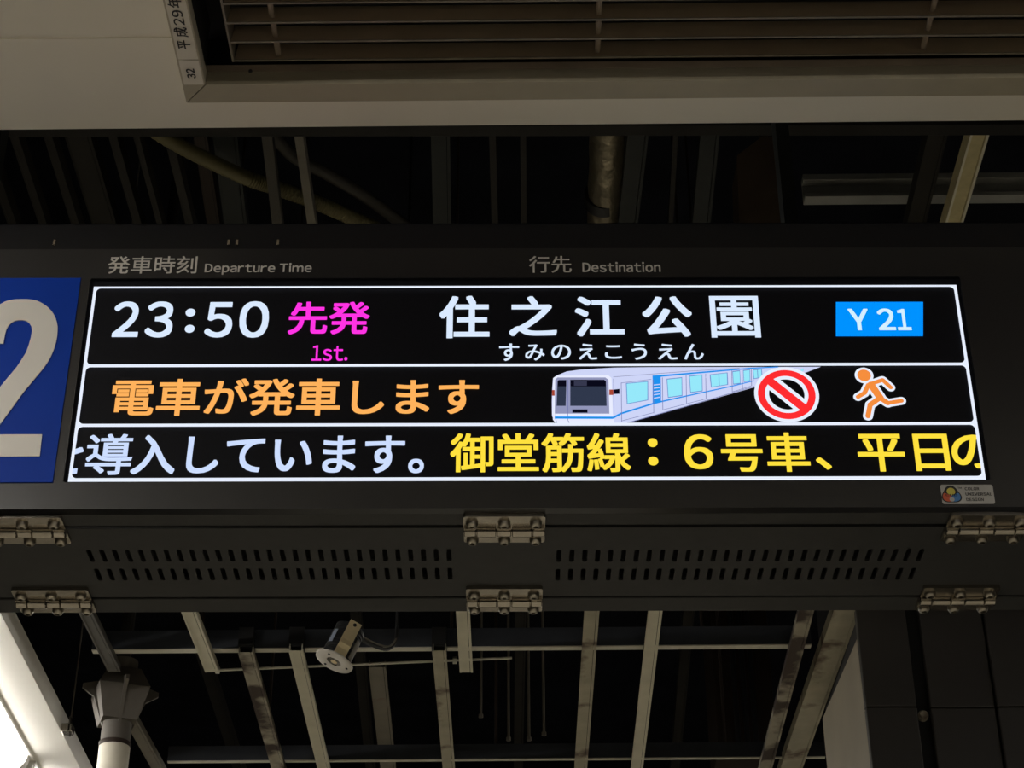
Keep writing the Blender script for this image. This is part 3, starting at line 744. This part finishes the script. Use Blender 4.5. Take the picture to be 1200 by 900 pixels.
# brown duct with pipes, far back
p0, p1 = at_y(842, 880, 6.6), at_y(900, 740, 6.6)
bm = bmesh.new(); box(bm, p0.x, p1.x, 6.6, 6.9, p0.z, Z(4.2), 0, .004); tag(obj('duct', bm, 'browndark'), 'dim brown duct between the clean channel and the blotched one', 'duct')
for px, lab in ((866, 'leftmost black pipe in front of the brown duct'), (877, 'middle black pipe in front of the brown duct'), (887, 'rightmost black pipe in front of the brown duct')):
    q = at_y(px, 880, 6.55); bm = bmesh.new(); tube(bm, [q, (q.x, q.y, Z(4.2))], .010, 10); tag(obj('pipe', bm, 'blackplastic'), lab, 'pipe', 'black pipes on the duct')

# ------------------------------------------------------------------ hanging downlight
Rr, Uu, Bb = RM.col[0].copy(), RM.col[1].copy(), RM.col[2].copy()
F0 = at_y(391.2, 775.5, 3.85)
n = (Bb * .58 + (Rr * -.45 + Uu * -.89) * .866).normalized()     # the way its face looks
dl = thing('downlight', F0, 'small round downlight dangling on its cable below the board', 'downlight')
ax = -n; d_, u_, v_ = frame_of(ax)
bm = bmesh.new(); lathe(bm, F0, ax, [(0.0, .017), (-.0005, .020), (-.001, .040), (0.0, .0425), (.003, .043), (.004, .040), (.004, .012)], 40); obj('trim_disc', bm, 'lampwhite', dl, True)
bm = bmesh.new(); lathe(bm, F0, ax, [(.0, .0165), (.010, .010), (.012, .006)], 24); obj('reflector', bm, 'steel', dl, True)
bm = bmesh.new(); lathe(bm, F0 - ax * .0005, ax, [(0, .0075), (.003, .0085)], 16); obj('lens', bm, 'brass', dl, True)
for k in range(3):
    a_ = 2 * math.pi * k / 3 + .5; c = F0 + (u_ * math.cos(a_) + v_ * math.sin(a_)) * .031
    bm = bmesh.new(); lathe(bm, c - ax * .0022, ax, [(0, .0028), (.002, .0028)], 10); obj('screw', bm, 'ink', dl)
bm = bmesh.new()
pr = [(.004, .033)]
for k in range(9): pr += [(.010 + k * .0078, .033), (.0105 + k * .0078, .030), (.0140 + k * .0078, .030), (.0145 + k * .0078, .033)]
pr += [(.084, .033), (.086, .030)]
lathe(bm, F0, ax, pr, 32); obj('heat_sink', bm, 'blackplastic', dl, True)
# spring strap along the side of the body that faces the eye
view = (CAM - F0).normalized(); sd = (view - ax * view.dot(ax)).normalized(); sw = ax.cross(sd).normalized()
sd = (sd * math.cos(.1) + sw * math.sin(.1)).normalized(); sw = ax.cross(sd).normalized()
bm = bmesh.new()
path = [(.006, .0345), (.020, .036), (.030, .040), (.040, .0385), (.042, .0365), (.060, .0375), (.088, .0385)]
for (t0, r0), (t1, r1) in zip(path, path[1:]):
    q = [F0 + ax * t + sd * r + sw * s * .0135 for t, r in ((t0, r0), (t1, r1)) for s in (-1, 1)]
    hexa(bm, [q[0], q[1], q[3], q[2], q[0] + sd * .0015, q[1] + sd * .0015, q[3] + sd * .0015, q[2] + sd * .0015])
obj('spring_strap', bm, 'brass', dl)
bm = bmesh.new(); lathe(bm, F0 + ax * .080 + sd * .0398, sd, [(0, .004), (.001, .004)], 12); obj('slot', bm, 'ink', dl)
def side_sticker(ang, t0, t1, wid, m):
    bm = bmesh.new(); seg = 6
    for k in range(seg):
        aa = [ang + wid * (j / seg - .5) for j in (k, k + 1)]
        ds = [(sd * math.cos(x) + sw * math.sin(x)) for x in aa]
        q = [F0 + ax * t + w * .0335 for t, w in ((t0, ds[0]), (t0, ds[1]), (t1, ds[1]), (t1, ds[0]))]
        o = [F0 + ax * t + w * .0341 for t, w in ((t0, ds[0]), (t0, ds[1]), (t1, ds[1]), (t1, ds[0]))]
        hexa(bm, q + o)
    return obj('sticker', bm, m, dl)
sgn = 1 if (sw.dot(Rr) < 0) else -1
side_sticker(sgn * 1.05, .030, .062, .34, 'sticker'); side_sticker(-sgn * .95, .012, .060, .6, 'galvdull')
top = F0 + ax * .072 - sw * sgn * .028
bm = bmesh.new()
c1 = at_y(428, 752, 3.96); c2 = at_y(452, 761, 4.02); c3 = at_y(463, 752, 4.06); c4 = at_y(465.5, 735, 4.10); c5 = at_y(466, 715, 4.12)
cp = spline([top, at_y(420, 744, 3.93), c1, c2, c3, c4, c5, c5 + Vector((0, 0, .5)), Vector((c5.x, c5.y, Z(4.2)))], 8)
tube(bm, cp, .0042, 8); obj('cable', bm, 'blackplastic', dl, True)
bm = bmesh.new(); tube(bm, [p + Vector((.002, 0, .007)) for p in cp[4:33]], .0022, 6); obj('wire', bm, 'galvdull', dl, True)

# ------------------------------------------------------------------ column with a flared head
CYY = 4.55
ct = at_y(145, 797, CYY); cb = at_y(131, 885, CYY)
cxm = at_y(136, 860, CYY).x
sc = depth(Vector((cxm, CYY, Z(1.8)))) / FPX
colm = thing('column', (cxm, CYY, 0), 'dusty steel column with a flared bracket head at bottom left', 'column')
zr = at_y(135, 873, CYY).z; zn = at_y(135, 848, CYY).z; zc = at_y(140, 812, CYY).z; zt = ct.z
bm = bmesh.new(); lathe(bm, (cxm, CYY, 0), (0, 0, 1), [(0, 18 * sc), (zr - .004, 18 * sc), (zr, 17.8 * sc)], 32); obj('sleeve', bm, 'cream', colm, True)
bm = bmesh.new(); lathe(bm, (cxm, CYY, zr - .006), (0, 0, 1), [(0, 18.8 * sc), (.010, 18.8 * sc), (.012, 18 * sc)], 32); obj('ring', bm, 'browndark', colm, True)
bm = bmesh.new(); lathe(bm, (cxm, CYY, zr), (0, 0, 1), [(0, 17.2 * sc), (zt - zr + .05, 17.2 * sc)], 28); obj('pipe', bm, 'column', colm, True)
bm = bmesh.new()
def ring4(w, d, z): return [Vector((cxm - w, CYY - d, z)), Vector((cxm + w, CYY - d, z)), Vector((cxm + w, CYY + d, z)), Vector((cxm - w, CYY + d, z))]
def rot(ps, a):
    r = Matrix.Rotation(a, 3, 'Z'); c = Vector((cxm, CYY, 0)); return [c + r @ (p - c) for p in ps]
w1, w2 = 20 * sc, 30 * sc
A = rot(ring4(w1, w1, zn), .35); B = rot(ring4(w2, w2, zc), .35)
hexa(bm, A + B); C = rot(ring4(w2 * .62, w2 * .62, zt + .02), .35); hexa(bm, [p + Vector((0, 0, .001)) for p in B] + C)
obj('head', bm, 'column', colm)
bm = bmesh.new()
for ang in (.35, .35 + math.pi / 2):
    for s in (-1, 1):
        r = Matrix.Rotation(ang, 3, 'Z'); dv = r @ Vector((s, 0, 0)); tv = r @ Vector((0, 1, 0)); c = Vector((cxm, CYY, 0))
        pts = [c + dv * (w1 * .9) + Vector((0, 0, zn - .01)), c + dv * (w2 * 1.02) + Vector((0, 0, zc - .02)), c + dv * (w2 * 1.5) + Vector((0, 0, zc)), c + dv * (w2 * 1.5) + Vector((0, 0, zc + .012)), c + dv * (w2 * .5) + Vector((0, 0, zc + .03)), c + dv * (w1 * .5) + Vector((0, 0, zn + .01))]
        prism(bm, [p - tv * .004 for p in pts], tv * .008)
obj('gusset', bm, 'column', colm)
bm = bmesh.new(); tube(bm, [(cxm, CYY, zt), (cxm, CYY, Z(4.2))], 8 * sc, 12); obj('upper_pipe', bm, 'shadesteel', colm)

# small bright bracket on the edge of the white strip, with its wire
p = at_y(84, 853, 4.72)
br = thing('edge_bracket', p, 'small shiny bracket on the edge of the white ceiling strip', 'bracket')
bm = bmesh.new(); box(bm, SX + .008, SX + .036, p.y - .004, p.y + .03, p.z - .010, p.z + .012, 0, .002); box(bm, SX + .026, SX + .030, p.y - .004, p.y + .02, p.z - .016, p.z + .03); obj('plate', bm, 'steel', br)
bm = bmesh.new(); tube(bm, [(SX + .028, p.y + .01, p.z), (SX + .028, p.y + .01, Z(4.2))], .002, 6); obj('wire', bm, 'galvdull', br)

# ------------------------------------------------------------------ beige board and dark cladding at right
Y2 = 4.06
xe = [at_y(a, 800, Y2).x for a in (1012, 1071, 1088, 1164)] + [1.9]
def at_x(px, py, x):
    d = ray(px, py); return CAM + d * ((x - CAM.x) / d.x)
q0, q1 = at_x(1001, 755, xe[0]), at_x(963, 842, xe[0])
pil = thing('clad_pillar', ((xe[0] + xe[-1]) / 2, Y2, 0), 'dark clad pillar with a beige side board in the lower right corner', 'pillar')
zs = at_y(1040, 828, Y2).z
for a, b, dy in ((xe[0], xe[1], 0), (xe[2], xe[3] - .002, .006), (xe[3] + .002, xe[4], .0)):
    for za_, zb2 in ((0, zs - .0005), (zs + .0005, Z(2.3))):
        bm = bmesh.new(); box(bm, a, b, Y2 + dy, Y2 + .026, za_, zb2, 0, .003); obj('panel', bm, 'clad', pil)
bm = bmesh.new(); box(bm, xe[0] + .012, xe[4], Y2 + .03, q1.y, 0, Z(2.29)); obj('core', bm, 'gap', pil)
bm = bmesh.new(); prism(bm, [Vector((xe[0] + .002, Y2 + .028, 0)), Vector((xe[0] + .002, q1.y, 0)), Vector((xe[0] + .002, q1.y, q1.z)), Vector((xe[0] + .002, Y2 + .028, q0.z))], (.010, 0, 0))
o = obj('side_board', bm, 'beige', pil); o['label'] = 'beige side board'
p = at_y(1084, 834, Y2); bm = bmesh.new(); lathe(bm, (p.x, Y2 + .05, p.z), (0, -1, 0), [(0, .012), (.03, .012), (.036, .008)], 16); obj('knob', bm, 'galvdirt', pil)

# ------------------------------------------------------------------ services in the dark void above the board
def upper(label, m, top_, bot, wpx, dz=2.5, name='ceiling_joist', h=.04, y0=2.45, y1=4.7, group='dark joists in the void above the board'):
    mx_, my = (top_[0] + bot[0]) / 2, (top_[1] + bot[1]) / 2
    a, b = at_z(*top_, Z(dz)), at_z(*bot, Z(dz)); d = (b - a).normalized()
    a2 = a + d * ((y0 - a.y) / d.y); b2 = b + d * ((y1 - b.y) / d.y)
    w = wpx * depth(at_z(mx_, my, Z(dz))) / FPX
    bm = bmesh.new(); bar(bm, a2, b2, w, h, lip=int(isinstance(m, list)))
    return tag(obj(name, bm, m), label, 'joist', group)
upper('dim joist at the far left edge above the board', 'shadesteel', (-20, 165), (14, 262), 9)
upper('second dim joist from the left above the blue number panel', 'shadesteel', (18, 165), (50, 262), 8)
upper('third dim joist from the left above the board', 'shadesteel', (56, 160), (88, 262), 8)
upper('broad dark brown joist at upper left with one bright edge', 'shadesteel', (90, 157), (122, 262), 28, 2.55)
upper('slim dim joist right of the broad brown one', 'shadesteel', (132, 160), (161, 262), 8)
upper('thinnest dim joist above the departure time heading', 'shadesteel', (159, 158), (187, 262), 5, 2.46)
upper('dim joist left of the broad grey green one', 'shadesteel', (197, 160), (222, 262), 8)
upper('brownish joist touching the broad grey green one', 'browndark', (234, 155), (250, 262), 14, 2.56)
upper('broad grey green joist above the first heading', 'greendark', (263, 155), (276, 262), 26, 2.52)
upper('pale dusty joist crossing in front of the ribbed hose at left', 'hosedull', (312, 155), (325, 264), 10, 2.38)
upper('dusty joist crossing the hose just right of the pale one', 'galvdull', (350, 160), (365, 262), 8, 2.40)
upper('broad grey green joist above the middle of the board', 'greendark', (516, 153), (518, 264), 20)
upper('faint narrow joist left of the foil duct', 'shadesteel', (577, 155), (580, 262), 6)
upper('faint narrow joist nearest the foil duct on its left', 'shadesteel', (613, 155), (614, 262), 5)
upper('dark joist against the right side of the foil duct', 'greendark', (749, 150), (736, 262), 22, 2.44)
upper('faint thin joist between the foil duct and the grey green joist', 'shadesteel', (792, 155), (786, 262), 4)
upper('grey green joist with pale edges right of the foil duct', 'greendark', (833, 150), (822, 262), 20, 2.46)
upper('dark brown joist crossing the silver rail at right', 'shadesteel', (1103, 142), (1074, 262), 21, 2.42)
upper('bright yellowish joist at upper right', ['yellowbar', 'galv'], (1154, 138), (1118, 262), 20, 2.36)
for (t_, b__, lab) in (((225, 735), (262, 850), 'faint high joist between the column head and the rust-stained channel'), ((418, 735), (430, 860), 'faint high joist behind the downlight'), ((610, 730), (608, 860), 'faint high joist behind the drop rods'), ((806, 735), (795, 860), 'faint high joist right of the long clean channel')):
    upper(lab, 'shadesteel', t_, b__, 11, 3.0, 'deck_joist', .06, 5.3, 10.5, 'high joists under the slab')
# foil-wrapped duct
a, b = at_z(714, 150, Z(2.5)), at_z(709, 262, Z(2.5)); dd = (b - a).normalized(); rr = 22.5 * depth(a) / FPX
fd = thing('foil_duct', a, 'shiny foil-wrapped duct in the void above the second heading', 'duct')
bm = bmesh.new(); N = 40
tube(bm, [a - dd * .5 + dd * (1.6 * k / N) + Vector((random.uniform(-.002, .002), 0, random.uniform(-.002, .002))) for k in range(N + 1)], rr, 24); obj('foil_wrap', bm, 'foil', fd, True)
c = at_z(707, 232, Z(2.5)); bm = bmesh.new(); tube(bm, [c - dd * .016 + Vector((0, .0, 0)), c + dd * .016], rr * 1.04, 24); s_ = obj('strap', bm, 'blackplastic', fd, True)
# ribbed hoses
def hose(label, m, pts, wpx, dz, rib):
    P_ = spline([at_z(a, b, Z(dz + k)) for a, b, k in pts], 26)
    r = wpx / 2 * depth(P_[len(P_) // 2]) / FPX
    bm = bmesh.new(); tube(bm, P_, r, 14, 0, rib); tag(obj('ribbed_hose', bm, m, None, True), label, 'hose', 'ribbed hoses in the void')
hose('ribbed yellowish hose sagging behind the pale dusty joist', 'hose', [(120, 110, .05), (200, 165, .03), (283, 206, 0), (320, 219, 0), (362, 234, 0), (400, 250, 0), (440, 268, 0), (480, 290, 0)], 17, 2.47, .09)
hose('dim plain hose running above the ribbed yellowish one', 'hosedull', [(250, 100, .02), (320, 160, .01), (345, 184, 0), (385, 205, 0), (430, 232, 0), (482, 270, 0), (510, 290, 0)], 15, 2.52, .0)
# silver rail across at right
zc_ = Z(2.6); py_ = at_z(1000, 217, zc_).y; x0s = at_z(942, 217, zc_).x
bm = bmesh.new(); hh = .031
for y0_, y1_, z0_, z1_ in ((0, .03, -hh, -hh + .010), (0, .03, hh - .016, hh), (.022, .03, -hh + .010, hh - .016)):
    b2 = bmesh.new(); box(b2, x0s, 2.2, y0_, y1_, z0_, z1_, 0, .001)
    for v in b2.verts: v.co = Vector((x0s, py_, zc_)) + CX * (v.co.x - x0s) + CY * v.co.y + Vector((0, 0, v.co.z))
    merge(bm, b2)
tag(obj('silver_rail', bm, 'silver'), 'silver channel rail crossing in the void at upper right', 'rail')
# brownish box at right of the void
p0, p1, p2 = at_y(865, 263, 3.62), at_y(906, 160, 3.62), at_y(864, 182, 3.62)
bm = bmesh.new(); prism(bm, [Vector((p0.x, 3.62, p0.z - .06)), Vector((p1.x, 3.62, p0.z - .06)), p1, at_y(893, 160, 3.62), p2], (0, .12, 0)); box(bm, p1.x - .02, p1.x - .005, 3.66, 3.70, p1.z - .02, Z(4.2))
tag(obj('junction_box', bm, 'boxbrown'), 'brown box with a slanted corner above the board beside the hanger post', 'box')
# cross beam just behind the ceiling edge
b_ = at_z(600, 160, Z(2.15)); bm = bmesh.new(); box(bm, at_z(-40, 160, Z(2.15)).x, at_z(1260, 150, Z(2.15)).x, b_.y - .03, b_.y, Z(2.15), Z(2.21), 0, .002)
tag(obj('cross_beam', bm, 'shadesteel'), 'dark cross beam just above the edge of the cream ceiling', 'beam')
